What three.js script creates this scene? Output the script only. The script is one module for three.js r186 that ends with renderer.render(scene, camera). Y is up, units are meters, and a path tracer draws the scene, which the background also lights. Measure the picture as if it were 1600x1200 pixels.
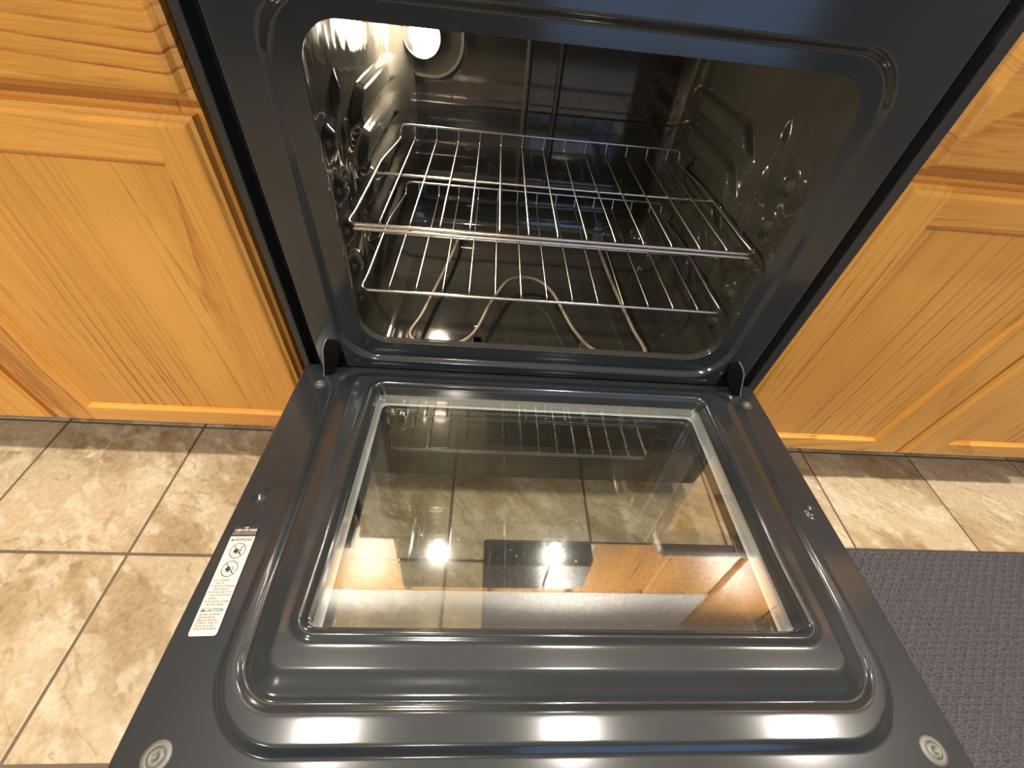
import * as THREE from 'three';
import { mergeGeometries, mergeVertices } from 'three/addons/utils/BufferGeometryUtils.js';
import { RoundedBoxGeometry } from 'three/addons/geometries/RoundedBoxGeometry.js';
import { RectAreaLightUniformsLib } from 'three/addons/lights/RectAreaLightUniformsLib.js';

// ---------------------------------------------------------------- camera, sky, exposure
const scene = new THREE.Scene();
const renderer = new THREE.WebGLRenderer();
renderer.toneMapping = THREE.LinearToneMapping;
renderer.toneMappingExposure = 1.0;
renderer.shadowMap.enabled = true;
RectAreaLightUniformsLib.init();
const camera = new THREE.PerspectiveCamera(2 * Math.atan(600 / 661.15) * 180 / Math.PI, 4 / 3, 0.02, 40);
camera.position.set(-0.0928, 0.8239, 0.4930);
camera.rotation.order = 'YXZ';
camera.rotation.set(-0.81493, -0.10539, 0.12757, 'YXZ');
scene.background = new THREE.Color().setRGB(0.75, 1.25, 2.2);   // dusk sky seen through the patio window
const CAN = { color: new THREE.Color().setRGB(1, 0.925, 0.81), candela: 6.3 };
const BULB = { color: new THREE.Color().setRGB(1, 0.83, 0.6), candela: 1.7 };

// ---------------------------------------------------------------- helpers
let seed = 7;
const rnd = () => { seed |= 0; seed = seed + 0x6D2B79F5 | 0; let t = Math.imul(seed ^ seed >>> 15, 1 | seed); t = t + Math.imul(t ^ t >>> 7, 61 | t) ^ t; return ((t ^ t >>> 14) >>> 0) / 4294967296; };
const hash = (x, y) => { let h = Math.imul(x | 0, 374761393) + Math.imul(y | 0, 668265263); h = Math.imul(h ^ h >>> 13, 1274126177); return ((h ^ h >>> 16) >>> 0) / 4294967296; };
const noise = (x, y) => { const i = Math.floor(x), j = Math.floor(y); let f = x - i, g = y - j; f = f * f * (3 - 2 * f); g = g * g * (3 - 2 * g);
  const a = hash(i, j), b = hash(i + 1, j), c = hash(i, j + 1), d = hash(i + 1, j + 1); return (a + (b - a) * f) * (1 - g) + (c + (d - c) * f) * g; };
const fbm = (x, y, o = 4) => { let s = 0, a = 0.5, t = 0; for (let k = 0; k < o; k++) { s += a * noise(x + 17.3 * k, y - 9.1 * k); t += a; a *= 0.5; x *= 2.03; y *= 2.03; } return s / t; };
const clamp = (x, a = 0, b = 1) => Math.min(b, Math.max(a, x));
const sstep = (a, b, x) => { const t = clamp((x - a) / (b - a)); return t * t * (3 - 2 * t); };
const lin = (r, g, b) => new THREE.Color().setRGB(r, g, b);
const taken = new Map();
const numbered = (n) => { const k = taken.get(n) || 0; taken.set(n, k + 1); return k ? n + '_' + String(k).padStart(3, '0') : n; };
function tag(o, label, category, group, kind) { if (label) o.userData.label = label; if (category) o.userData.category = category; if (group) o.userData.group = group; if (kind) o.userData.kind = kind; return o; }
function shade(o) { o.castShadow = o.receiveShadow = true; return o; }
function top(o, name) { o.name = numbered(name); scene.add(o); return o; }
function part(name, geo, m, parent, label) { const o = shade(new THREE.Mesh(geo, m)); o.name = name; if (label) o.userData.label = label; parent.add(o); return o; }
function group(name, parent) { const o = new THREE.Group(); o.name = name; parent.add(o); return o; }
const box = (x0, x1, y0, y1, z0, z1) => { const g = new THREE.BoxGeometry(x1 - x0, y1 - y0, z1 - z0); g.translate((x0 + x1) / 2, (y0 + y1) / 2, (z0 + z1) / 2); return g; };
const rbox = (x0, x1, y0, y1, z0, z1, r = 0.004, s = 3) => { const g = new RoundedBoxGeometry(x1 - x0, y1 - y0, z1 - z0, s, r); g.translate((x0 + x1) / 2, (y0 + y1) / 2, (z0 + z1) / 2); return g; };
const V = (x, y, z) => new THREE.Vector3(x, y, z);
class Poly extends THREE.Curve { constructor(p) { super(); this.p = p; this.c = [0]; for (let i = 1; i < p.length; i++) this.c.push(this.c[i - 1] + p[i].distanceTo(p[i - 1])); }
  getPoint(t, o = new THREE.Vector3()) { const L = t * this.c[this.c.length - 1]; let i = 1; while (i < this.c.length - 1 && this.c[i] < L) i++; return o.copy(this.p[i - 1]).lerp(this.p[i], clamp((L - this.c[i - 1]) / (this.c[i] - this.c[i - 1]))); } }
// polyline with rounded corners -> tube
function filleted(pts, r, n = 5) { const o = [pts[0].clone()]; for (let i = 1; i < pts.length - 1; i++) { const a = pts[i - 1], b = pts[i], c = pts[i + 1]; const q = Math.min(r, a.distanceTo(b) * 0.49, b.distanceTo(c) * 0.49);
  const p0 = b.clone().addScaledVector(a.clone().sub(b).normalize(), q), p2 = b.clone().addScaledVector(c.clone().sub(b).normalize(), q);
  for (let k = 0; k <= n; k++) { const t = k / n; o.push(p0.clone().multiplyScalar((1 - t) * (1 - t)).addScaledVector(b, 2 * t * (1 - t)).addScaledVector(p2, t * t)); } } o.push(pts[pts.length - 1].clone()); return o; }
const wire = (pts, rad, r = 0.006, seg = 8, ext = 0) => { const f = filleted(pts, r); const g = new THREE.TubeGeometry(new THREE.CatmullRomCurve3(f, false, 'centripetal'), Math.max(6, ext || f.length * 3), rad, seg, false); return g; };

// ---------------------------------------------------------------- textures
function dataTex(w, h, fn, srgb = true, wrap = THREE.RepeatWrapping) {
  const d = new Uint8Array(w * h * 4);
  for (let j = 0; j < h; j++) for (let i = 0; i < w; i++) { const c = fn(i / w, j / h, i, j), k = (j * w + i) * 4; d[k] = clamp(c[0], 0, 255); d[k + 1] = clamp(c[1], 0, 255); d[k + 2] = clamp(c[2], 0, 255); d[k + 3] = c[3] ?? 255; }
  const t = new THREE.DataTexture(d, w, h, THREE.RGBAFormat); t.magFilter = THREE.LinearFilter; t.minFilter = THREE.LinearFilter; t.wrapS = t.wrapT = wrap; if (srgb) t.colorSpace = THREE.SRGBColorSpace; t.needsUpdate = true; return t;
}
const mix3 = (a, b, t) => [a[0] + (b[0] - a[0]) * t, a[1] + (b[1] - a[1]) * t, a[2] + (b[2] - a[2]) * t];
// golden oak: u runs along the grain (1 m over the map), v across it (0.5 m)
function oak(cathedral, off) {
  return (u, v) => {
    const L = u, W = v * 0.5;
    const wig = (noise(L * 9 + off, W * 60) - 0.5) * 0.0022 + (noise(L * 26, W * 150 + off) - 0.5) * 0.0008;
    const F = cathedral ? 46 * Math.abs(W - 0.2 + 0.04 * (noise(L * 1.3 + off, 2) - 0.5) + wig) ** 0.8 + 7.5 * (L - 0.3) ** 2 + 5.5 * noise(L * 1.2 + off, W * 11) : 60 * (W + wig) + 7 * noise(L * 0.7 + off, W * 10 + 4);
    const fr = F - Math.floor(F), id = hash(Math.floor(F), 77 + off * 10), zone = sstep(0.34, 0.62, fbm(L * 1.1 + off, W * 7 + 8, 2));
    const line = Math.pow(fr, 9) * (1 - sstep(0.975, 1, fr)) * 1.5 * (0.12 + 1.2 * id * id) * (0.25 + 0.95 * zone);
    const brk = sstep(0.36, 0.6, noise(L * 16 + off, W * 420)), streak = fbm(L * 6 + off, W * 330, 3), fine = noise(L * 20, W * 1500 + off), broad = fbm(L * 1.7 + 5 + off, W * 9, 3);
    const dash = noise(L * 24 + off * 3, W * 900), pores = dash > 0.66 ? (dash - 0.66) * 1.5 * (0.12 + 1.3 * zone * Math.pow(fr, 2)) : 0;
    const t = 0.85 * line * (0.3 + 0.7 * brk) + 0.1 * fr * id + 0.24 * (streak - 0.5) + 0.1 * (fine - 0.5) + 0.6 * (broad - 0.5);
    const c = mix3([237, 174, 80], [166, 97, 32], clamp(t + 0.13));
    return mix3(c, [146, 88, 32], clamp(pores));
  };
}
const oakCath = dataTex(1024, 1024, oak(true, 3.1), true, THREE.MirroredRepeatWrapping);
const oakPlain = dataTex(1024, 1024, oak(false, 11.7), true, THREE.MirroredRepeatWrapping);
// travertine-look ceramic, 1 m over the map
const tileTex = dataTex(1400, 1400, (u, v) => {
  const a = 0.62, x = u * 1, y = v * 1, X = x * Math.cos(a) + y * Math.sin(a), Y = -x * Math.sin(a) + y * Math.cos(a);
  const w = fbm(X * 9, Y * 9, 3) * 0.9, cloud = fbm(X * 6 + w, Y * 13 + w, 5), vein = 1 - Math.abs(2 * fbm(X * 7 + w * 1.4, Y * 22 + 4 + w, 4) - 1);
  const grit = fbm(X * 170, Y * 170, 2), fleck = fbm(X * 40 + 3, Y * 70, 3);
  let c = mix3([203, 185, 154], [180, 158, 124], sstep(0.38, 0.66, cloud));
  c = mix3(c, [224, 213, 190], sstep(0.52, 0.72, fbm(X * 26 + 9, Y * 52 - w, 4)) * 0.6);
  c = mix3(c, [146, 121, 88], sstep(0.90, 0.995, vein) * 0.34 * sstep(0.42, 0.58, fleck));
  c = mix3(c, [150, 126, 94], sstep(0.56, 0.72, fbm(X * 34 + 3, Y * 58, 4)) * 0.5 * sstep(0.45, 0.6, cloud));
  const g = (grit - 0.5) * 26; return [c[0] + g, c[1] + g, c[2] + g];
});
// woven rubber mat: staggered short strands, 0.12 m over the map
function weave(u, v) {
  const n = 12, U = u * n + 0.25 * (noise(u * n * 1.5, v * n * 1.5) - 0.5), W = v * n + 0.25 * (noise(u * n * 1.5 + 50, v * n * 1.5) - 0.5), i = Math.floor(U), j = Math.floor(W), x = U - i - 0.5, y = W - j - 0.5, flip = (((i + j) % 2) + 2) % 2;
  const p = flip ? x + 0.35 * y : y - 0.2 * x, q = flip ? y : x, w = Math.abs(p) / 0.36, l = Math.abs(q) / 0.62; return Math.sqrt(clamp(1 - w * w * w - Math.pow(l, 4)));
}
const matCol = dataTex(512, 512, (u, v) => { const k = 84 + 26 * (fbm(u * 90, v * 90, 2) - 0.5); return [k * 1.0, k * 0.98, k * 1.03]; });
// porcelain enamel: tiny flecks; water marks where they are on the door
const enamelTex = dataTex(1024, 1024, (u, v) => { const g = noise(u * 500, v * 500), b = fbm(u * 9, v * 9, 4); const k = 39 + 6 * (b - 0.5) + (g > 0.95 ? (g - 0.95) * 260 : 0); return [k * 0.88, k * 1.0, k * 1.12]; });
const cavityTex = dataTex(1024, 1024, (u, v) => { const g = noise(u * 420, v * 420), b = fbm(u * 6, v * 6, 4); const k = 50 + 10 * (b - 0.5) + (g > 0.9 ? (g - 0.9) * 260 : 0); return [k * 1.02, k * 1.0, k * 0.93]; });

// wipe streaks and specks left on the oven window
const dustTex = dataTex(1024, 1024, (u, v) => { const w = fbm(u * 6, v * 6, 3), st = noise(u * 210 + 12 * w * 0.2, v * 7 + 3 * w), st2 = noise(u * 90, v * 3.3 + 8), sp = noise(u * 260, v * 200), a = sstep(0.45, 0.7, fbm(u * 4 + 2, v * 3, 3));
  let k = 3 + 60 * Math.max(0, fbm(u * 30, v * 9, 3) - 0.62) + (st > 0.88 ? (st - 0.88) * 500 * a : 0) + (st2 > 0.9 ? (st2 - 0.9) * 320 * a : 0) + (sp > 0.965 ? 90 * a : 0); return [k, k, k]; }, false);
// ---------------------------------------------------------------- materials
const std = (o) => new THREE.MeshStandardMaterial(o), phys = (o) => new THREE.MeshPhysicalMaterial(o);
const M = {
  enamel: phys({ map: enamelTex, roughness: 0.45, specularIntensity: 0.35, clearcoat: 1, clearcoatRoughness: 0.13 }),
  cavity: phys({ map: cavityTex, roughness: 0.06, ior: 1.6 }),
  hinge: phys({ color: lin(0.004, 0.004, 0.004), roughness: 1, specularIntensity: 0.15 }),
  black: std({ color: lin(0.006, 0.006, 0.007), roughness: 0.45 }),
  blackGloss: phys({ color: lin(0.008, 0.008, 0.009), roughness: 0.2, clearcoat: 0.6 }),
  sideTrim: std({ color: lin(0.03, 0.03, 0.032), roughness: 0.4 }),
  chrome: std({ color: lin(0.78, 0.74, 0.68), metalness: 1, roughness: 0.2 }),
  steel: std({ color: lin(0.5, 0.5, 0.49), metalness: 0.85, roughness: 0.38 }),
  galv: std({ color: lin(0.5, 0.51, 0.52), metalness: 0.15, roughness: 0.45 }),
  element: std({ color: lin(0.17, 0.135, 0.105), roughness: 0.5, metalness: 0.3 }),
  screw: std({ color: lin(0.17, 0.165, 0.155), metalness: 0.6, roughness: 0.5 }),
  screwDark: std({ color: lin(0.06, 0.06, 0.06), metalness: 0.4, roughness: 0.5 }),
  glassIn: phys({ color: lin(0.99, 1, 0.985), transmission: 1, thickness: 0, roughness: 1, roughnessMap: dustTex, ior: 2.25 }),
  glassOut: phys({ color: lin(0.97, 0.975, 0.955), transmission: 1, thickness: 0, roughness: 0.12, ior: 1.5 }),
  pane: phys({ color: lin(0.95, 0.97, 0.98), transmission: 1, thickness: 0, roughness: 0, ior: 1.5 }),
  oakA: phys({ map: oakCath, roughness: 0.42, clearcoat: 0.35, clearcoatRoughness: 0.25 }),
  oakB: phys({ map: oakPlain, roughness: 0.42, clearcoat: 0.35, clearcoatRoughness: 0.25 }),
  oakDark: std({ color: lin(0.2, 0.09, 0.03), roughness: 0.6 }),
  tile: std({ map: tileTex, roughness: 0.42 }),
  grout: std({ color: lin(0.17, 0.13, 0.09), roughness: 0.95 }),
  mat: std({ map: matCol, roughness: 0.7 }),
  matEdge: std({ color: lin(0.07, 0.068, 0.075), roughness: 0.8 }),
  white: std({ color: lin(0.86, 0.86, 0.84), roughness: 0.9 }),
  farWall: std({ color: lin(0.07, 0.06, 0.052), roughness: 0.95 }),  // darkened far wall, so the door slopes mirror something dark
  wall: std({ color: lin(0.5, 0.44, 0.36), roughness: 0.95 }),
  ceil: std({ color: lin(0.8, 0.79, 0.76), roughness: 0.95 }),
  counter: std({ color: lin(0.34, 0.29, 0.23), roughness: 0.4 }),
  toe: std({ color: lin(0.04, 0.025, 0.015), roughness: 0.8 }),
  canGlow: std({ color: lin(0.9, 0.9, 0.9), emissive: CAN.color, emissiveIntensity: 30 }),
  bulb: std({ color: lin(1, 0.95, 0.85), emissive: BULB.color, emissiveIntensity: 25 }),
  hoodGlow: std({ color: lin(1, 1, 1), emissive: lin(1, 0.93, 0.8), emissiveIntensity: 25 }),
};

// ---------------------------------------------------------------- the setting
const X0 = -2.5, X1 = 3.1, ZB = -0.66, ZF = 4.2, CEIL = 2.44;
function struct(name, geo, m) { const o = shade(new THREE.Mesh(geo, m)); o.name = name; o.userData.kind = 'structure'; scene.add(o); return o; }
const floor = struct('floor', box(X0 - 0.1, X1 + 0.1, -0.06, -0.0025, ZB - 0.1, ZF + 0.1), M.grout);
tag(floor, 'beige travertine-look tile floor with dark grout lines', 'floor');
{ // every tile its own bevelled piece; eight cuts of the same stone pattern
  const S = 0.28558, G = 0.0052, gx0 = -0.14165, gz0 = 0.18763, variants = [];
  for (let k = 0; k < 8; k++) {
    const a = S / 2 - G / 2, b = a - 0.0016, P = [[-a, -0.004], [a, -0.004]], ring = (r, y) => [[-r, y, -r], [r, y, -r], [r, y, r], [-r, y, r]];
    const r0 = ring(a, -0.004), r1 = ring(a, -0.001), r2 = ring(b, 0), pos = [], uv = [], ou = rnd(), ov = rnd(), sw = k % 2;
    const quad = (p, q, r, s) => { for (const t of [p, q, r, p, r, s]) { pos.push(...t); uv.push((sw ? -t[0] : t[0]) + ou, (sw ? -t[2] : t[2]) + ov); } };
    for (let i = 0; i < 4; i++) { const j = (i + 1) % 4; quad(r0[j], r0[i], r1[i], r1[j]); quad(r1[j], r1[i], r2[i], r2[j]); }
    quad(r2[3], r2[2], r2[1], r2[0]);
    const g = new THREE.BufferGeometry(); g.setAttribute('position', new THREE.Float32BufferAttribute(pos, 3)); g.setAttribute('uv', new THREE.Float32BufferAttribute(uv, 2)); g.computeVertexNormals(); variants.push(g);
  }
  for (let i = -9; i <= 11; i++) for (let j = -2; j <= 11; j++) {
    const x = gx0 + (i - 0.5) * S, z = gz0 + (j + 0.5) * S; if (x < X0 + 0.1 || x > X1 - 0.1 || z > ZF - 0.1 || z < ZB + 0.1) continue;
    const t = part('tile', variants[Math.floor(hash(i + 40, j + 11) * 8)], M.tile, floor); t.position.set(x, 0, z);
  }
}
tag(struct('ceiling', box(X0 - 0.1, X1 + 0.1, CEIL, CEIL + 0.1, ZB - 0.1, ZF + 0.1), M.ceil), 'white kitchen ceiling', 'ceiling');
tag(struct('wall_back', box(X0 - 0.1, X1 + 0.1, 0, CEIL, ZB - 0.1, ZB), M.wall), 'tan painted wall behind the range', 'wall');
tag(struct('wall_left', box(X0 - 0.1, X0, 0, CEIL, ZB, ZF), M.wall), 'tan painted wall at the left end of the kitchen', 'wall');
tag(struct('wall_right', box(X1, X1 + 0.1, 0, CEIL, ZB, ZF), M.wall), 'tan painted wall at the right end of the kitchen', 'wall');
const WX0 = 0.3, WX1 = 2.6, WY0 = 0.12, WY1 = 2.05;
tag(struct('wall_front', mergeGeometries([box(X0, WX0, 0, CEIL, ZF, ZF + 0.1), box(WX1, X1, 0, CEIL, ZF, ZF + 0.1), box(WX0, WX1, WY1, CEIL, ZF, ZF + 0.1), box(WX0, WX1, 0, WY0, ZF, ZF + 0.1)]), M.farWall), 'patio window wall opposite the range, colour darkened for the door reflections', 'wall');
{ const w = struct('window_1', mergeGeometries([box(WX0, WX1, WY0, WY0 + 0.05, ZF, ZF + 0.06), box(WX0, WX1, WY1 - 0.05, WY1, ZF, ZF + 0.06), box(WX0, WX0 + 0.05, WY0, WY1, ZF, ZF + 0.06), box(WX1 - 0.05, WX1, WY0, WY1, ZF, ZF + 0.06), box((WX0 + WX1) / 2 - 0.03, (WX0 + WX1) / 2 + 0.03, WY0, WY1, ZF, ZF + 0.06)]), M.white);
  tag(w, 'white framed patio window with blue evening sky outside', 'window');
  part('pane', box(WX0 + 0.05, (WX0 + WX1) / 2 - 0.03, WY0 + 0.05, WY1 - 0.05, ZF + 0.028, ZF + 0.032), M.pane, w); part('pane', box((WX0 + WX1) / 2 + 0.03, WX1 - 0.05, WY0 + 0.05, WY1 - 0.05, ZF + 0.028, ZF + 0.032), M.pane, w); }
tag(struct('trim_1', box(-1.3, 1.12, 2.0, CEIL, ZB, -0.33), M.white), 'white soffit above the upper cabinets', 'soffit');

// ceiling can lights: a row over the counter edge, plus two added to brighten cabinet faces
function canLight(x, z, label) {
  const t = top(new THREE.Group(), 'ceiling_light'); t.position.set(x, CEIL, z); tag(t, label, 'light', 'recessed ceiling lights');
  const trim = new THREE.TorusGeometry(0.082, 0.009, 8, 40); trim.rotateX(Math.PI / 2); trim.translate(0, -0.003, 0); part('trim_ring', trim, M.white, t);
  const disc = new THREE.CylinderGeometry(0.074, 0.074, 0.004, 40); disc.translate(0, -0.002, 0); part('lamp_lens', disc, M.canGlow, t);
  const l = new THREE.SpotLight(CAN.color, CAN.candela, 0, 1.45, 0.55); l.position.set(0, -0.07, 0); l.target.position.set(0, -2, 0); l.castShadow = true; l.shadow.radius = 3.2; t.add(l, l.target);
}
canLight(-0.71, 0.145, 'recessed ceiling light above the left counter edge');
canLight(0.405, 0.145, 'recessed ceiling light above the oven door');
canLight(1.545, 0.145, 'recessed ceiling light above the right counter');
canLight(-1.5, 1.9, 'added fill light behind the camera on the left');
canLight(-0.3, 2.0, 'added fill light behind the camera in the middle');

// ---------------------------------------------------------------- cabinets
// slab with moulded edges: insets on chosen sides (l, r, b, t), grain along x or y
function slab(x0, x1, y0, y1, zb, zf, ins, grain, drop = 0.007) {
  const [l, r, b, t] = ins, loops = [[0, zb], [0, zf - drop], [0.35, zf - drop * 0.75], [0.62, zf - drop * 0.18], [0.9, zf - drop * 0.02], [1, zf]];
  const ou = rnd() * 3, ov = rnd() * 3, pos = [], uv = [];
  const L = loops.map(([k, z]) => [[x0 + l * k, y0 + b * k, z], [x1 - r * k, y0 + b * k, z], [x1 - r * k, y1 - t * k, z], [x0 + l * k, y1 - t * k, z]]);
  const quad = (p, q, s, w) => { for (const c of [p, q, s, p, s, w]) { pos.push(...c); const along = grain === 'y' ? c[1] : c[0], across = grain === 'y' ? c[0] : c[1]; uv.push(along + ou, (across + 0.6 * c[2]) * 2 + ov); } };
  for (let k = 0; k < L.length - 1; k++) for (let i = 0; i < 4; i++) { const j = (i + 1) % 4; quad(L[k][i], L[k][j], L[k + 1][j], L[k + 1][i]); }
  const f = L[L.length - 1], bk = L[0]; quad(f[0], f[1], f[2], f[3]); quad(bk[3], bk[2], bk[1], bk[0]);
  const g = new THREE.BufferGeometry(); g.setAttribute('position', new THREE.Float32BufferAttribute(pos, 3)); g.setAttribute('uv', new THREE.Float32BufferAttribute(uv, 2)); g.computeVertexNormals(); return g;
}
const ZC = -0.018, ZFF = -0.038;
function cabinetDoor(parent, x0, x1, y0, y1, sl, sr, rb, rt, panelMat) {
  const d = group('door', parent), e = 0.012, n = 0.007;
  part('stile', slab(x0, x0 + sl, y0, y1, ZFF, ZC, [e, 0, e, e], 'y'), M.oakB, d); part('stile', slab(x1 - sr, x1, y0, y1, ZFF, ZC, [0, e, e, e], 'y'), M.oakB, d);
  part('rail', slab(x0 + sl, x1 - sr, y0, y0 + rb, ZFF, ZC, [0, 0, e, n], 'x'), M.oakA, d); part('rail', slab(x0 + sl, x1 - sr, y1 - rt, y1, ZFF, ZC, [0, 0, n, e], 'x'), M.oakA, d);
  part('bead', slab(x0 + sl, x0 + sl + 0.008, y0 + rb - 0.004, y1 - rt + 0.004, ZFF, ZC - 0.0005, [0, 0.0075, 0, 0], 'y'), M.oakB, d); part('bead', slab(x1 - sr - 0.008, x1 - sr, y0 + rb - 0.004, y1 - rt + 0.004, ZFF, ZC - 0.0005, [0.0075, 0, 0, 0], 'y'), M.oakB, d);
  part('panel', slab(x0 + sl - 0.003, x1 - sr + 0.003, y0 + rb - 0.003, y1 - rt + 0.003, ZFF + 0.002, ZC - 0.0085, [0, 0, 0, 0], 'y', 0.001), panelMat, d);
}
function baseCabinet(label, xa, xb, doors, drawers, end) {
  const c = top(new THREE.Group(), 'base_cabinet'); tag(c, label, 'cabinet', 'oak base cabinets beside the range');
  part('body', mergeGeometries([box(xa, xb, 0.105, 0.872, ZB + 0.01, ZFF - 0.019)]), M.oakDark, c);
const near = xb < 0 ? xb - 0.045 : xa + 0.045;
  part('face_frame', slab(xb < 0 ? xa : near, xb < 0 ? near : xb, 0.105, 0.872, ZFF - 0.019, ZFF - 0.0005, [0, 0, 0, 0], 'x', 0.001), M.oakA, c);
  part('frame_stile', slab(xb < 0 ? near : xa, xb < 0 ? xb : near, 0.105, 0.872, ZFF - 0.019, ZFF - 0.0005, [0, 0, 0, 0], 'y', 0.001), M.oakB, c);
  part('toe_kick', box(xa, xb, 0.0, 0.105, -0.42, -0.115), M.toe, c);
  for (const d of doors) cabinetDoor(c, ...d);
  for (const [x0, x1, y0, y1] of drawers) { const g = group('drawer', c); part('drawer_front', slab(x0, x1, y0, y1, ZFF, ZC + 0.001, [0.016, 0.016, 0.012, 0.012], 'x', 0.01), M.oakA, g); }
  return c;
}
baseCabinet('golden oak base cabinet left of the range, paler in the light', -1.62, -0.408,
  [[-0.895, -0.4135, 0.1135, 0.6605, 0.078, 0.045, 0.05, 0.053, M.oakA], [-1.40, -0.907, 0.1135, 0.6605, 0.05, 0.078, 0.05, 0.053, M.oakB]],
  [[-0.895, -0.402, 0.675, 0.83], [-1.40, -0.907, 0.675, 0.83]]);
baseCabinet('golden oak base cabinet right of the range beside the floor mat', 0.4105, 1.62,
  [[0.409, 0.822, 0.1135, 0.6605, 0.056, 0.076, 0.05, 0.053, M.oakB], [0.832, 1.25, 0.1135, 0.6605, 0.076, 0.05, 0.05, 0.053, M.oakA]],
  [[0.409, 0.822, 0.675, 0.83], [0.832, 1.25, 0.675, 0.83]]);
tag(top(shade(new THREE.Mesh(rbox(-1.64, -0.398, 0.874, 0.914, ZB + 0.002, 0.008, 0.01), M.counter)), 'countertop'), 'beige laminate countertop on the left base cabinet', 'countertop', 'countertops beside the range');
tag(top(shade(new THREE.Mesh(rbox(0.407, 1.64, 0.874, 0.914, ZB + 0.002, 0.008, 0.01), M.counter)), 'countertop'), 'beige laminate countertop on the right base cabinet', 'countertop', 'countertops beside the range');

// upper cabinets, mirrored in the door glass
function upperCabinet(label, xa, xb, ya, yb, n) {
  const c = top(new THREE.Group(), 'wall_cabinet'); tag(c, label, 'cabinet', 'oak wall cabinets above the range');
  part('body', box(xa, xb, ya, yb, ZB + 0.002, -0.345), M.oakB, c); const w = (xb - xa) / n;
  for (let k = 0; k < n; k++) part('door', slab(xa + k * w + 0.012, xa + (k + 1) * w - 0.012, ya + 0.012, yb - 0.012, -0.344, -0.325, [0.012, 0.012, 0.012, 0.012], 'y'), M.oakA, c);
}
upperCabinet('golden oak wall cabinet left of the microwave', -1.3, -0.392, 1.37, 2.0, 2);
upperCabinet('golden oak wall cabinet right of the microwave', 0.392, 1.12, 1.37, 2.0, 2);
upperCabinet('tall golden oak wall cabinet running up to the ceiling', 1.124, 2.0, 1.37, 2.435, 2);
upperCabinet('short golden oak wall cabinet above the microwave', -0.388, 0.388, 1.66, 2.0, 2);
{ const m = top(new THREE.Group(), 'microwave_oven'); tag(m, 'black over-the-range microwave with two round work lights underneath', 'microwave');
  part('body', rbox(-0.38, 0.38, 1.42, 1.655, ZB + 0.005, -0.215, 0.012), M.blackGloss, m);
  part('door', rbox(-0.37, 0.2, 1.43, 1.645, -0.214, -0.2, 0.005), M.blackGloss, m); part('control_panel', rbox(0.205, 0.37, 1.43, 1.645, -0.214, -0.202, 0.004), M.black, m);
  for (const x of [-0.226, 0.226]) { const g = new THREE.SphereGeometry(0.025, 28, 12, 0, Math.PI * 2, Math.PI / 2, Math.PI / 2); g.scale(1, 0.5, 1); g.translate(x, 1.4195, -0.256); part('work_light', g, M.hoodGlow, m);
    const l = new THREE.PointLight(lin(1, 0.93, 0.8), 0.6); l.position.set(x, 1.396, -0.256); l.castShadow = true; m.add(l); } }

// ---------------------------------------------------------------- rounded-rectangle contours and lofts
// n points per corner arc, m per side; order: bottom-left corner, counter-clockwise in (x, y)
function contour(x0, x1, y0, y1, r, na, mx, my) {
  const p = [], arc = (cx, cy, a0) => { for (let k = 0; k <= na; k++) { const a = a0 + k / na * Math.PI / 2; p.push([cx + r * Math.cos(a), cy + r * Math.sin(a)]); } };
  const side = (a, b, m) => { for (let k = 1; k < m; k++) p.push([a[0] + (b[0] - a[0]) * k / m, a[1] + (b[1] - a[1]) * k / m]); };
  arc(x0 + r, y0 + r, Math.PI); side([x0 + r, y0], [x1 - r, y0], mx); arc(x1 - r, y0 + r, -Math.PI / 2); side([x1, y0 + r], [x1, y1 - r], my);
  arc(x1 - r, y1 - r, 0); side([x1 - r, y1], [x0 + r, y1], mx); arc(x0 + r, y1 - r, Math.PI / 2); side([x0, y1 - r], [x0, y0 + r], my); return p;
}
function loft(rings, uvOf, flip) {   // rings of [x,y,z]; indexed, closed around
  const n = rings[0].length, pos = [], uv = [], idx = [];
  for (const r of rings) for (const p of r) { pos.push(...p); uv.push(...uvOf(p)); }
  for (let k = 0; k < rings.length - 1; k++) for (let i = 0; i < n; i++) { const j = (i + 1) % n, a = k * n + i, b = k * n + j, c = a + n, d = b + n; if (flip) idx.push(a, c, b, b, c, d); else idx.push(a, b, c, b, d, c); }
  const g = new THREE.BufferGeometry(); g.setAttribute('position', new THREE.Float32BufferAttribute(pos, 3)); g.setAttribute('uv', new THREE.Float32BufferAttribute(uv, 2)); g.setIndex(idx); g.computeVertexNormals(); return g;
}
const sdRR = (x, y, x0, x1, y0, y1, r) => { const dx = Math.abs(x - (x0 + x1) / 2) - (x1 - x0) / 2 + r, dy = Math.abs(y - (y0 + y1) / 2) - (y1 - y0) / 2 + r; return Math.hypot(Math.max(dx, 0), Math.max(dy, 0)) + Math.min(Math.max(dx, dy), 0) - r; };

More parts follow.
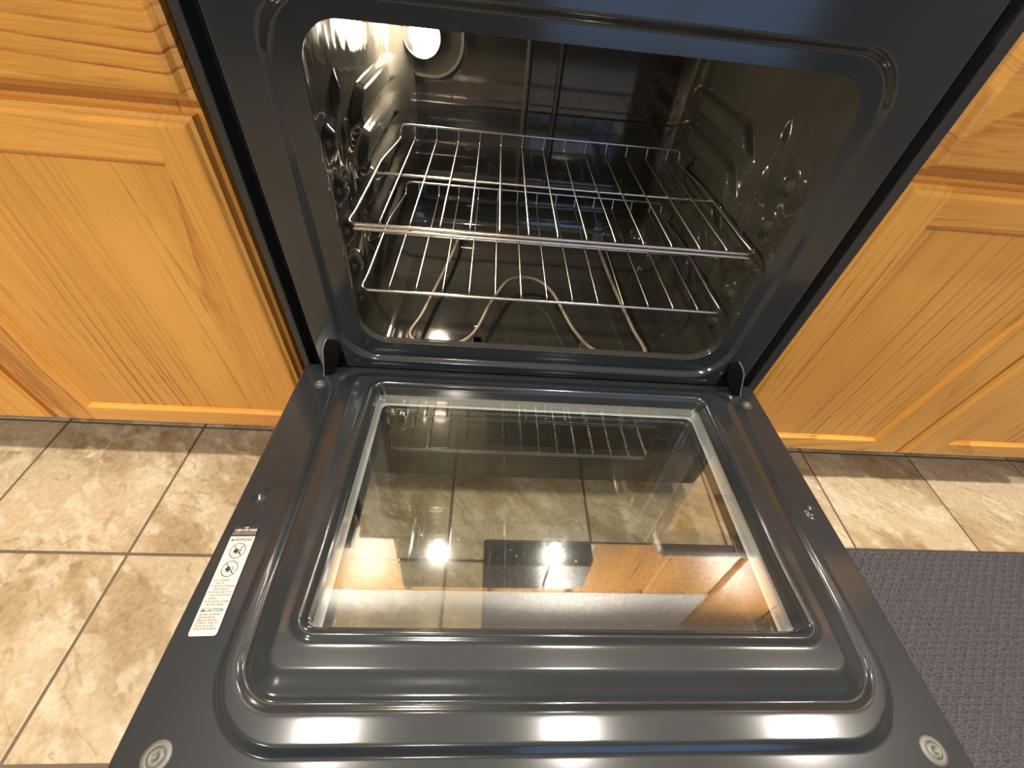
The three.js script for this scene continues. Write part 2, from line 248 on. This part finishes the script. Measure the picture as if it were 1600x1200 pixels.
// ---------------------------------------------------------------- the range
const range = top(new THREE.Group(), 'oven_range'); tag(range, 'black electric range with its oven door lowered open and light on', 'oven');
const OP = [-0.2795, 0.284, 0.370, 0.757, 0.042];                    // oven opening
{ // front frame: flat flange, rounded step down to the band around the opening
  const inner = contour(...OP, 16, 90, 64), outer = contour(-0.352, 0.352, 0.322, 0.85, 0.003, 16, 90, 64), rings = [], N = 72;
  const zAt = (x, y) => { const d = sdRR(x, y, -0.311, 0.307, 0.3395, 0.7775, 0.058); return -0.0075 * (1 - sstep(-0.0045, 0.0035, d)); };
  for (let k = 0; k <= N; k++) { const t = Math.pow(k / N, 1.0); rings.push(inner.map((p, i) => { const q = outer[i], x = p[0] + (q[0] - p[0]) * t, y = p[1] + (q[1] - p[1]) * t; return [x, y, zAt(x, y)]; })); }
  rings.push(outer.map((q) => [q[0], q[1], -0.002])); rings.push(outer.map((q) => [q[0], q[1], -0.05]));
  part('front_frame', loft(rings, (p) => [p[0] * 3, p[1] * 3], false), M.enamel, range);
}
function emboss(right, y, z) {   // how far a side wall stands into the oven
  let e = 0;
  for (const yt of [0.655, 0.600, 0.545, 0.490, 0.435]) {
    const f = 1 - sstep(-0.195, -0.15, z), yc = yt - 0.013 - 0.034 * sstep(-0.225, -0.15, z), u = (y - yc) / 0.0165;
    e += 0.0118 * f * Math.exp(-Math.pow(Math.abs(u), 7)) * (1 - sstep(-0.435, -0.40, -z - 0.86));
    const by = yt - 0.021, d2 = ((z + 0.066) / 0.017) ** 2 + ((y - by) / 0.0155) ** 2; e += 0.0108 * Math.exp(-d2 * d2);
    const a = 0.45, dz = z + 0.122, dy = y - (yt + 0.014), p = dz * Math.cos(a) + dy * Math.sin(a), q = -dz * Math.sin(a) + dy * Math.cos(a); e += 0.006 * Math.exp(-Math.pow((p / 0.0085) ** 2 + (q / 0.021) ** 2, 1.5)) * (yt > 0.65 ? 1 : 0.75);
  }
  e += (right ? 0.0012 : 0.0024) * (fbm(z * 26 + (right ? 40 : 3), y * 20, 2) - 0.5) * sstep(-0.42, -0.05, z) + 0.0005 * (fbm(z * 60 + 9, y * 44 + (right ? 5 : 60), 2) - 0.5);
  return e;
}
const CAV = { x0: -0.289, x1: 0.289, y0: 0.333, y1: 0.79, zb: -0.452 };
{ // cavity: rolls in from the opening, embossed sides, coved back
  const rings = [], R = [];
  const add = (z, x0, x1, y0, y1, r) => R.push([z, x0, x1, y0, y1, r]);
  add(-0.0075, ...OP); add(-0.0095, OP[0], OP[1], OP[2], OP[3], OP[4]);
  const N = 190;
  for (let k = 0; k <= N; k++) { const z = -0.011 - k / N * (0.44 - 0.011 - 0.04), s = sstep(-0.011, -0.05, z), s2 = sstep(-0.014, -0.06, z); add(z, OP[0] + (CAV.x0 - OP[0]) * s, OP[1] + (CAV.x1 - OP[1]) * s, OP[2] + 0.0015 * sstep(-0.009, -0.016, z) + (CAV.y0 - OP[2]) * s2, OP[3] + (CAV.y1 - OP[3]) * s, 0.042); }
  for (let k = 1; k <= 12; k++) { const a = k / 12 * Math.PI / 2, q = 0.05; const o = q * (1 - Math.cos(a)) * 0.92; add(-0.402 - q * Math.sin(a), CAV.x0 + o, CAV.x1 - o, CAV.y0 + o, CAV.y1 - o, 0.042 - o * 0.5); }
  for (const [z, x0, x1, y0, y1, r] of R) rings.push(contour(x0, x1, y0, y1, r, 14, 90, 190).map(([x, y]) => { const side = x < x0 + 0.02 ? -1 : x > x1 - 0.02 ? 1 : 0; let e = 0;
    if (side) { const w = sstep(0.02, 0.0, side < 0 ? x - x0 : x1 - x) * sstep(-0.018, -0.034, z) * sstep(CAV.zb, CAV.zb + 0.06, z) * sstep(0.352, 0.385, y) * (1 - sstep(0.735, 0.76, y)); e = w * emboss(side > 0, y, z); }
    else if (y < y0 + 0.01) e = 0; return [x - side * e, y, z]; }));
  part('cavity', loft(rings, (p) => [p[2] * 3 + p[0], p[1] * 3], true), M.cavity, range, 'dark speckled enamel oven interior with pressed rack ledges');
  // back wall with pressed ribs
  const bx0 = CAV.x0 + 0.04, bx1 = CAV.x1 - 0.04, by0 = CAV.y0 + 0.04, by1 = CAV.y1 - 0.04, nx = 330, ny = 250, pos = [], uv = [], idx = [];
  for (let j = 0; j <= ny; j++) for (let i = 0; i <= nx; i++) { const x = bx0 + (bx1 - bx0) * i / nx, y = by0 + (by1 - by0) * j / ny; let z = CAV.zb;
    for (const rx of [-0.036, 0.022]) z += 0.003 * Math.exp(-(((x - rx) / 0.004) ** 4)) * sstep(0.44, 0.46, y) * (1 - sstep(0.72, 0.735, y));
    const d = sdRR(x, y, -0.27, -0.165, 0.64, 0.78, 0.045); z += 0.0022 * Math.exp(-(((d - 0.012) / 0.003) ** 2)); z -= 0.04 * (1 - sstep(0.0275, 0.030, Math.hypot(x + 0.2265, y - 0.6875))); z += 0.004 * Math.exp(-(((y - 0.455) / 0.006) ** 2)) + 0.004 * Math.exp(-(((y - 0.405) / 0.006) ** 2));
    const w = Math.min(i, nx - i, (ny - j) * 1.2, j * 1.2); z = CAV.zb + (z - CAV.zb) * sstep(0, 10, w); pos.push(x, y, z); uv.push(x * 3, y * 3); }
  for (let j = 0; j < ny; j++) for (let i = 0; i < nx; i++) { const a = j * (nx + 1) + i, b = a + 1, c = a + nx + 1, d = c + 1; idx.push(a, b, c, b, d, c); }
  const g = new THREE.BufferGeometry(); g.setAttribute('position', new THREE.Float32BufferAttribute(pos, 3)); g.setAttribute('uv', new THREE.Float32BufferAttribute(uv, 2)); g.setIndex(idx); g.computeVertexNormals(); part('cavity_back', g, M.cavity, range);
}
{ // body shell, side trims, cooktop, backguard, storage drawer
  part('body', mergeGeometries([box(-0.381, -0.352, 0.04, 0.86, ZB + 0.02, -0.045), box(0.352, 0.392, 0.04, 0.86, ZB + 0.02, -0.045), box(-0.352, 0.352, 0.04, 0.85, ZB + 0.02, -0.52), box(-0.352, 0.352, 0.04, 0.31, -0.52, -0.045), box(-0.352, 0.352, 0.80, 0.86, -0.52, -0.045)]), M.black, range);
  part('side_trim', rbox(-0.3915, -0.3805, 0.05, 0.85, -0.4, -0.02, 0.002), M.sideTrim, range); part('side_trim', rbox(0.392, 0.4085, 0.05, 0.85, -0.4, -0.024, 0.002), M.sideTrim, range);
  part('front_panel', rbox(-0.386, 0.39, 0.851, 0.887, -0.09, -0.03, 0.006), M.blackGloss, range);
  part('cooktop', rbox(-0.391, 0.4, 0.886, 0.912, -0.6, -0.02, 0.009), M.blackGloss, range);
  part('backguard', rbox(-0.385, 0.39, 0.915, 1.13, ZB + 0.01, -0.585, 0.012), M.blackGloss, range);
  const d = part('storage_drawer', rbox(-0.372, 0.376, 0.045, 0.277, -0.02, 0.034, 0.008), M.blackGloss, range);
  part('base', box(-0.36, 0.36, 0.0, 0.05, -0.55, -0.045), M.black, range);
}
{ // lamp on the back wall
  const c = [-0.2265, 0.6875];
  const ring = new THREE.TorusGeometry(0.033, 0.0022, 10, 48); ring.translate(c[0], c[1], CAV.zb + 0.001); part('lamp_ring', ring, M.cavity, range);
  const prof = [[0.0001, 0.052], [0.012, 0.05], [0.02, 0.044], [0.0245, 0.034], [0.0245, 0.026], [0.021, 0.016], [0.015, 0.008], [0.0125, 0.0]].map(([r, h]) => new THREE.Vector2(r, h)).reverse();
  const b = new THREE.LatheGeometry(prof, 32); b.rotateX(Math.PI / 2); b.translate(c[0], c[1], CAV.zb - 0.038); part('lamp_bulb', b, M.bulb, range);
  const l = new THREE.PointLight(BULB.color, BULB.candela); l.position.set(c[0], c[1], CAV.zb - 0.010); l.castShadow = true; l.shadow.radius = 1.1; range.add(l);
}
{ // bake element
  const Y = 0.36, P = [[-0.160, -0.432], [-0.159, -0.36], [-0.2, -0.10], [-0.212, -0.035], [-0.165, -0.014], [-0.118, -0.04], [-0.08, -0.148], [-0.044, -0.222], [-0.002, -0.228], [0.028, -0.198], [0.066, -0.071], [0.092, -0.028], [0.135, -0.016], [0.178, -0.026], [0.172, -0.09], [0.160, -0.22], [0.153, -0.36], [0.153, -0.432]].map(([x, z]) => V(x, Y, z));
  const e = part('bake_element', new THREE.TubeGeometry(new THREE.CatmullRomCurve3(P, false, 'centripetal'), 220, 0.0036, 10, false), M.element, range, 'grey-brown tubular heating element');
  for (const [x, z] of [[-0.104, -0.075], [0.078, -0.05]]) { const s = box(x - 0.006, x + 0.006, CAV.y0, Y - 0.002, z - 0.001, z + 0.001); part('support_clip', mergeGeometries([s, box(x - 0.006, x + 0.006, CAV.y0, CAV.y0 + 0.0015, z - 0.001, z + 0.014)]), M.steel, e); }
  for (const x of [-0.16, 0.153]) part('terminal_plate', box(x - 0.012, x + 0.012, 0.35, 0.377, -0.402, -0.4), M.screw, e);
}

// ---------------------------------------------------------------- the lowered door (its own axes: y off the inner face, z away from the hinge)
const door = new THREE.Group(); door.name = 'door'; range.add(door); door.position.set(0, 0.3179, 0); door.rotation.x = -Math.atan(0.04278);
const B = 0.3775, HOLE = [-0.253, 0.2675, 0.046, 0.3825, 0.011];
function plugSd(x, z) { // tapered plug outline, wider at the hinge
  const w = 0.3215 - 0.018 * clamp(z / 0.43); return sdRR((x - 0.0085) / w * 0.31, z, -0.31, 0.31, 0.006, 0.4385, 0.036); }
function doorH(x, z) {
  let h = 0; const dp = plugSd(x, z), ds = sdRR(x, z, -0.322, 0.338, -0.3, 0.4785, 0.075), dh = sdRR(x, z, ...HOLE);
  const fade = sstep(0.20, 0.36, z);
  h += 0.0062 * fade * (1 - sstep(-0.008, 0.002, ds));                                      // outer shelf, dying out up the sides
  h -= 0.0035 * Math.exp(-(((dp - 0.004) / 0.0045) ** 2)) * sstep(0.012, 0.03, z);               // channel around the plug
  const top = 1 - sstep(-0.022, -0.001, dp); const edge = sstep(0.3, 0.4, z);
  h = h * (1 - top) + top * (0.0075 + 0.0075 * 0.6 * edge);
  if (z < 0.02) h *= sstep(-0.004, 0.02, z);
  h += 0.0034 * Math.exp(-(((dh - 0.0075) / 0.0048) ** 2)) - 0.004 * (1 - sstep(0.0, 0.004, dh));   // bead round the window
  for (const s of [-1, 1]) { const d = Math.hypot(x - s * 0.356, (z - 0.234) * 0.8); h += s > 0 ? 0.0025 * Math.exp(-(((d - 0.005) / 0.0026) ** 2)) : 0.003 * Math.exp(-((d / 0.006) ** 2)); }
  return h;
}
{
  const hole = contour(...HOLE, 14, 250, 180), outer = contour(-B, B, -0.004, 0.53, 0.007, 14, 250, 180), rings = [], N = 160;
  for (const yy of [-0.012, -0.007]) rings.push(hole.map(([x, z]) => [x, yy, z]));
  for (let k = 0; k <= N; k++) { const t = k / N; rings.push(hole.map((p, i) => { const q = outer[i], x = p[0] + (q[0] - p[0]) * t, z = p[1] + (q[1] - p[1]) * t; return [x, doorH(x, z) - 0.0015 * sstep(0.985, 1, t), z]; })); }
  for (const yy of [-0.0035, -0.012]) rings.push(outer.map(([x, z]) => [x, yy, z]));
  const g = loft(rings, (p) => [p[0] * 3 + 0.4, p[2] * 3], true); part('inner_panel', g, M.enamel, door, 'grey-black enamel inner panel with pressed ridges');
  // outer skin of the door
  const o2 = contour(-B - 0.001, B + 0.001, -0.002, 0.532, 0.009, 14, 110, 76), h2 = contour(HOLE[0] + 0.012, HOLE[1] - 0.012, HOLE[2] + 0.006, HOLE[3] + 0.006, 0.012, 14, 110, 76);
  part('outer_skin', loft([o2.map(([x, z]) => [x, -0.0122, z]), o2.map(([x, z]) => [x, -0.041, z]), h2.map(([x, z]) => [x, -0.041, z]), h2.map(([x, z]) => [x, -0.0372, z]), contour(HOLE[0] - 0.02, HOLE[1] + 0.02, HOLE[2] - 0.02, HOLE[3] + 0.02, 0.012, 14, 110, 76).map(([x, z]) => [x, -0.0372, z])], (p) => [p[0], p[2]], true), M.blackGloss, door);
  const e = 0.0035, sp = contour(HOLE[0] - e, HOLE[1] + e, HOLE[2] - e, HOLE[3] + e, 0.011, 14, 110, 76), sp2 = contour(HOLE[0] - 0.001, HOLE[1] + 0.001, HOLE[2] - 0.001, HOLE[3] + 0.001, 0.011, 14, 110, 76);
  part('spacer_frame', loft([sp2.map(([x, z]) => [x, -0.0105, z]), sp.map(([x, z]) => [x, -0.032, z]), contour(HOLE[0] + 0.004, HOLE[1] - 0.004, HOLE[2] + 0.003, HOLE[3] - 0.003, 0.011, 14, 110, 76).map(([x, z]) => [x, -0.0332, z])], (p) => [p[0], p[2]], true), M.galv, door, 'bare grey metal spacer around the glass');
  part('inner_glass', box(HOLE[0] - 0.006, HOLE[1] + 0.006, -0.0095, -0.0065, HOLE[2] - 0.006, HOLE[3] + 0.006), M.glassIn, door, 'clear oven window pane');
  part('outer_glass', box(HOLE[0] - 0.004, HOLE[1] + 0.004, -0.0365, -0.0338, HOLE[2] - 0.004, HOLE[3] + 0.006), M.glassOut, door, 'smoky oven window pane with fine dots');
  // screws
  for (const [x, z, r] of [[-0.3425, 0.477, 0.0115], [0.3445, 0.479, 0.0115], [-0.3425, 0.041, 0.0095], [0.351, 0.0415, 0.0095]]) {
    const small = z < 0.2, w = new THREE.LatheGeometry([[r * 0.5, 0.0006], [r * 0.62, 0.0016], [r * 0.95, 0.0014], [r, 0]].map(([a, b]) => new THREE.Vector2(a, b)).reverse(), 36); w.translate(x, 0, z);
    const s = part('screw', w, small ? M.screwDark : M.screw, door); const hd = new THREE.LatheGeometry([[0.0001, 0.0012], [r * 0.16, 0.0012], [r * 0.2, 0.0026], [r * 0.42, 0.0032], [r * 0.6, 0.0018], [r * 0.64, 0.0004]].map(([a, b]) => new THREE.Vector2(a, b)).reverse(), 24); hd.translate(x, 0, z); part('screw_head', hd, M.screw, s);
  }
  // handle bar on the outer face
  part('handle', mergeGeometries([rbox(-0.402, 0.41, -0.068, -0.041, 0.452, 0.482, 0.012), rbox(-0.34, -0.3, -0.055, -0.0405, 0.45, 0.485, 0.006), rbox(0.3, 0.34, -0.055, -0.0405, 0.45, 0.485, 0.006)].map((g) => g.toNonIndexed ? g : g)), M.blackGloss, door);
  // hinge arms
  for (const s of [-1, 1]) {
    const spine = [[0.066, -0.003], [0.056, 0.005], [0.044, 0.010], [0.026, 0.014], [0.008, 0.018], [-0.004, 0.022]];
    const edge = s < 0 ? [-0.326, -0.3335, -0.338, -0.3395, -0.3415, -0.343] : [0.318, 0.329, 0.338, 0.3425, 0.346, 0.3485], inner = s < 0 ? [-0.3245, -0.317, -0.3135, -0.3165, -0.325, -0.337] : [0.3165, 0.311, 0.3105, 0.316, 0.328, 0.343];
    const rings = spine.map(([y, z], i) => [[edge[i], y, z], [inner[i], y, z], [inner[i], y - 0.001, z - 0.004], [edge[i], y - 0.001, z - 0.004]]);
    const arm = part('hinge_arm', loft(rings, (p) => [p[0], p[1]], s < 0), M.hinge, door);
    part('hinge_edge', wire(spine.map(([y, z], i) => V(edge[i], y, z)), 0.0010, 0.02, 8, 40), M.steel, arm);
    const sx = s < 0 ? -0.334 : 0.3105; part('slot_shade_plate', rbox(sx, sx + 0.0235, 0.004, 0.064, -0.004, 0.0014, 0.0005, 1), M.hinge, door);  // black plate on the frame, standing in for the dark hinge opening
  }
  // the hazard label, printed flat
  const cv = document.createElement('canvas'); cv.width = 512; cv.height = 2048; const c = cv.getContext('2d');
  const PX = 512 / 0.0265;
  c.fillStyle = '#26211f'; c.fillRect(0, 0, 512, 2048); const y0 = 190;
  c.fillStyle = '#e9e3dc'; c.textAlign = 'center'; c.font = 'bold 44px sans-serif'; c.fillText('Call', 256, 46);
  c.font = 'bold 58px sans-serif'; c.fillText('1-800-4-MY-HOME', 262, 104, 470); c.font = '30px sans-serif'; c.fillStyle = '#d8c9c0'; c.fillText('FOR SERVICE, PARTS AND ACCESSORIES', 256, 142, 460); c.fillText('IMPORTANT SAFETY INFORMATION BELOW', 256, 178, 490);
  c.fillStyle = '#4a322e'; c.fillRect(0, y0, 512, 34); c.fillStyle = '#d3cbc2'; c.fillRect(0, y0 + 34, 512, 2048 - y0 - 34);
  const ink = '#231f1e'; c.fillStyle = ink; c.strokeStyle = ink;
  const tri = (x, y, s) => { c.beginPath(); c.moveTo(x, y - s); c.lineTo(x + s * 0.62, y); c.lineTo(x - s * 0.62, y); c.closePath(); c.fill(); c.fillStyle = '#d3cbc2'; c.font = 'bold ' + Math.round(s * 0.72) + 'px sans-serif'; c.textAlign = 'center'; c.fillText('!', x, y - s * 0.1); c.fillStyle = ink; };
  tri(70, y0 + 130, 66); c.textAlign = 'left'; c.font = 'bold 80px sans-serif'; c.fillText('WARNING', 116, y0 + 130, 360);
  for (const [cx, cy, k] of [[262, y0 + 330, 0], [250, y0 + 690, 1]]) {
    c.lineWidth = 15; c.beginPath(); c.arc(cx, cy, 150, 0, Math.PI * 2); c.stroke();
    c.fillRect(cx - 92, cy + 58, 190, 9); c.save(); c.translate(cx - 26, cy + 6); c.rotate(k ? 0.5 : 0.28); c.fillRect(-50, -46, 92, 88); c.fillStyle = '#d3cbc2'; c.fillRect(-38, -34, 66, 8); c.fillStyle = ink; c.restore();
    if (!k) { c.lineWidth = 20; c.beginPath(); c.moveTo(cx + 46, cy + 40); c.lineTo(cx + 62, cy - 50); c.stroke(); c.beginPath(); c.arc(cx + 68, cy - 74, 17, 0, 7); c.fill(); c.lineWidth = 12; c.beginPath(); c.moveTo(cx + 58, cy - 20); c.lineTo(cx + 18, cy - 6); c.stroke(); c.beginPath(); c.moveTo(cx + 46, cy + 40); c.lineTo(cx + 80, cy + 58); c.stroke(); }
    else { c.lineWidth = 9; for (const [a, b] of [[54, -34], [70, 4], [48, 34]]) { c.beginPath(); c.arc(cx + a, cy + b, 11, 0, 7); c.stroke(); } }
    c.lineWidth = 15; c.beginPath(); c.moveTo(cx - 106, cy - 106); c.lineTo(cx + 106, cy + 106); c.stroke();
  }
  c.textAlign = 'left'; let y = y0 + 920; const row = (t, dot, s = 45, w = 400) => { c.font = 'bold ' + s + 'px sans-serif'; if (dot) { c.beginPath(); c.arc(58, y - s * 0.35, 12, 0, 7); c.fill(); } c.fillText(t, dot ? 88 : 88, y, w); y += s * 1.22; };
  row('ALL RANGES', 1); row('CAN TIP', 0); row('INJURY TO PERSONS', 1); row('COULD RESULT', 0); row('INSTALL ANTI-TIP', 1); row('DEVICE PACKED WITH', 0); row('RANGE', 0); row('SEE INSTALLATION', 1); row('INSTRUCTIONS', 0);
  y += 48; tri(80, y, 66); c.textAlign = 'left'; c.font = 'bold 78px sans-serif'; c.fillText('CAUTION', 124, y, 330); y += 62;
  const row2 = (t) => { c.font = 'bold 42px sans-serif'; c.fillText(t, 48, y, 420); y += 47; };
  for (const t of ['BEFORE CLEANING,', 'REMOVE RACKS,', 'BROILER PAN AND', 'UTENSILS. WIPE OUT', 'EXCESS SPILLAGE', 'FROM OVEN INTERIOR.']) row2(t);
  c.fillStyle = '#26211f'; for (const x of [0, 512]) { c.beginPath(); c.moveTo(x, 2048); c.lineTo(x, 1990); c.quadraticCurveTo(x, 2048, x ? 454 : 58, 2048); c.fill(); }
  const lt = new THREE.CanvasTexture(cv); lt.colorSpace = THREE.SRGBColorSpace; lt.anisotropy = 8;
  const lg = new THREE.PlaneGeometry(0.0262, 0.1125); lg.rotateX(-Math.PI / 2); lg.rotateY(0.035); lg.translate(-0.351, 0.0012, 0.333);
  part('warning_label', lg, std({ map: lt, roughness: 0.6 }), door, 'white printed WARNING and CAUTION label');
}

// ---------------------------------------------------------------- oven racks
function ovenRack(y, zf, label) {
  const t = top(new THREE.Group(), 'oven_rack'); tag(t, label, 'oven rack', 'chrome wire oven racks'); t.position.set(0, y, 0);
  const d = 0.335, zb = zf - d, xs = 0.2765, xb = 0.262;
  part('side_rail', wire([V(-0.2, 0, zf), V(-xs, 0, zf), V(-xs + 0.002, 0, zf - 0.04), V(-xs + 0.001, 0, zf - 0.22), V(-xb, 0, zb), V(-xb, 0.021, zb - 0.004), V(-0.2, 0.021, zb - 0.004)], 0.0023, 0.012, 10, 110), M.chrome, t);
  part('side_rail', wire([V(0.2, 0, zf), V(xs, 0, zf), V(xs - 0.002, 0, zf - 0.04), V(xs - 0.001, 0, zf - 0.22), V(xb, 0, zb), V(xb, 0.021, zb - 0.004), V(0.2, 0.021, zb - 0.004)], 0.0023, 0.012, 10, 110), M.chrome, t);
  part('front_bar', wire([V(-0.205, 0, zf), V(0, 0, zf), V(0.205, 0, zf)], 0.0023, 0.01, 10, 8), M.chrome, t);
  if (y > 0.5) part('front_bar', wire([V(-0.268, -0.005, zf + 0.002), V(0, -0.005, zf + 0.002), V(0.268, -0.005, zf + 0.002)], 0.0021, 0.01, 10, 8), M.chrome, t);
  part('back_bar', wire([V(-0.205, 0.021, zb - 0.004), V(0, 0.021, zb - 0.004), V(0.205, 0.021, zb - 0.004)], 0.0023, 0.01, 10, 8), M.chrome, t);
  part('cross_bar', wire([V(-0.2755, -0.0042, zf - 0.178), V(0, -0.0042, zf - 0.178), V(0.2755, -0.0042, zf - 0.178)], 0.0022, 0.01, 10, 8), M.chrome, t);
  const g = wire([V(0, -0.0012, zf + 0.001), V(0, 0.0015, zf - 0.006), V(0, 0.0015, zb + 0.002), V(0, 0.022, zb - 0.004)], 0.00145, 0.006, 8, 48);
  for (let k = 0; k < 13; k++) { const w = part('wire', g, M.chrome, t); w.position.x = -0.2362 + 0.03943 * k; }
  return t;
}
ovenRack(0.5486, -0.034, 'upper chrome wire oven rack in the lit oven');
ovenRack(0.4475, -0.034, 'lower chrome wire oven rack above the heating element');

// ---------------------------------------------------------------- floor mat
{ const m = top(new THREE.Group(), 'floor_mat'); tag(m, 'dark grey woven-texture anti-fatigue mat under and right of the oven door', 'mat');
  const x0 = -0.071, x1 = 1.45, z0 = 0.148, z1 = 0.9; const g = new THREE.PlaneGeometry(x1 - x0 - 0.012, z1 - z0 - 0.012, 900, 440); g.rotateX(-Math.PI / 2); g.translate((x0 + x1) / 2, 0.0095, (z0 + z1) / 2);
  { const p = g.attributes.position; for (let i = 0; i < p.count; i++) { const x = p.getX(i), z = p.getZ(i); p.setY(i, 0.0095 + 0.0055 * weave(x / 0.12 + 10, z / 0.12 + 10) * sstep(0, 0.006, Math.min(x - x0 - 0.006, x1 - x - 0.006, z - z0 - 0.006, z1 - z - 0.006))); } g.computeVertexNormals(); }
  const uv = g.attributes.uv; for (let i = 0; i < uv.count; i++) uv.setXY(i, uv.getX(i) * (x1 - x0) / 0.12, uv.getY(i) * (z1 - z0) / 0.12);
  part('woven_top', g, M.mat, m); part('border', rbox(x0, x1, 0.0, 0.0094, z0, z1, 0.0045), M.matEdge, m); }

renderer.render(scene, camera);
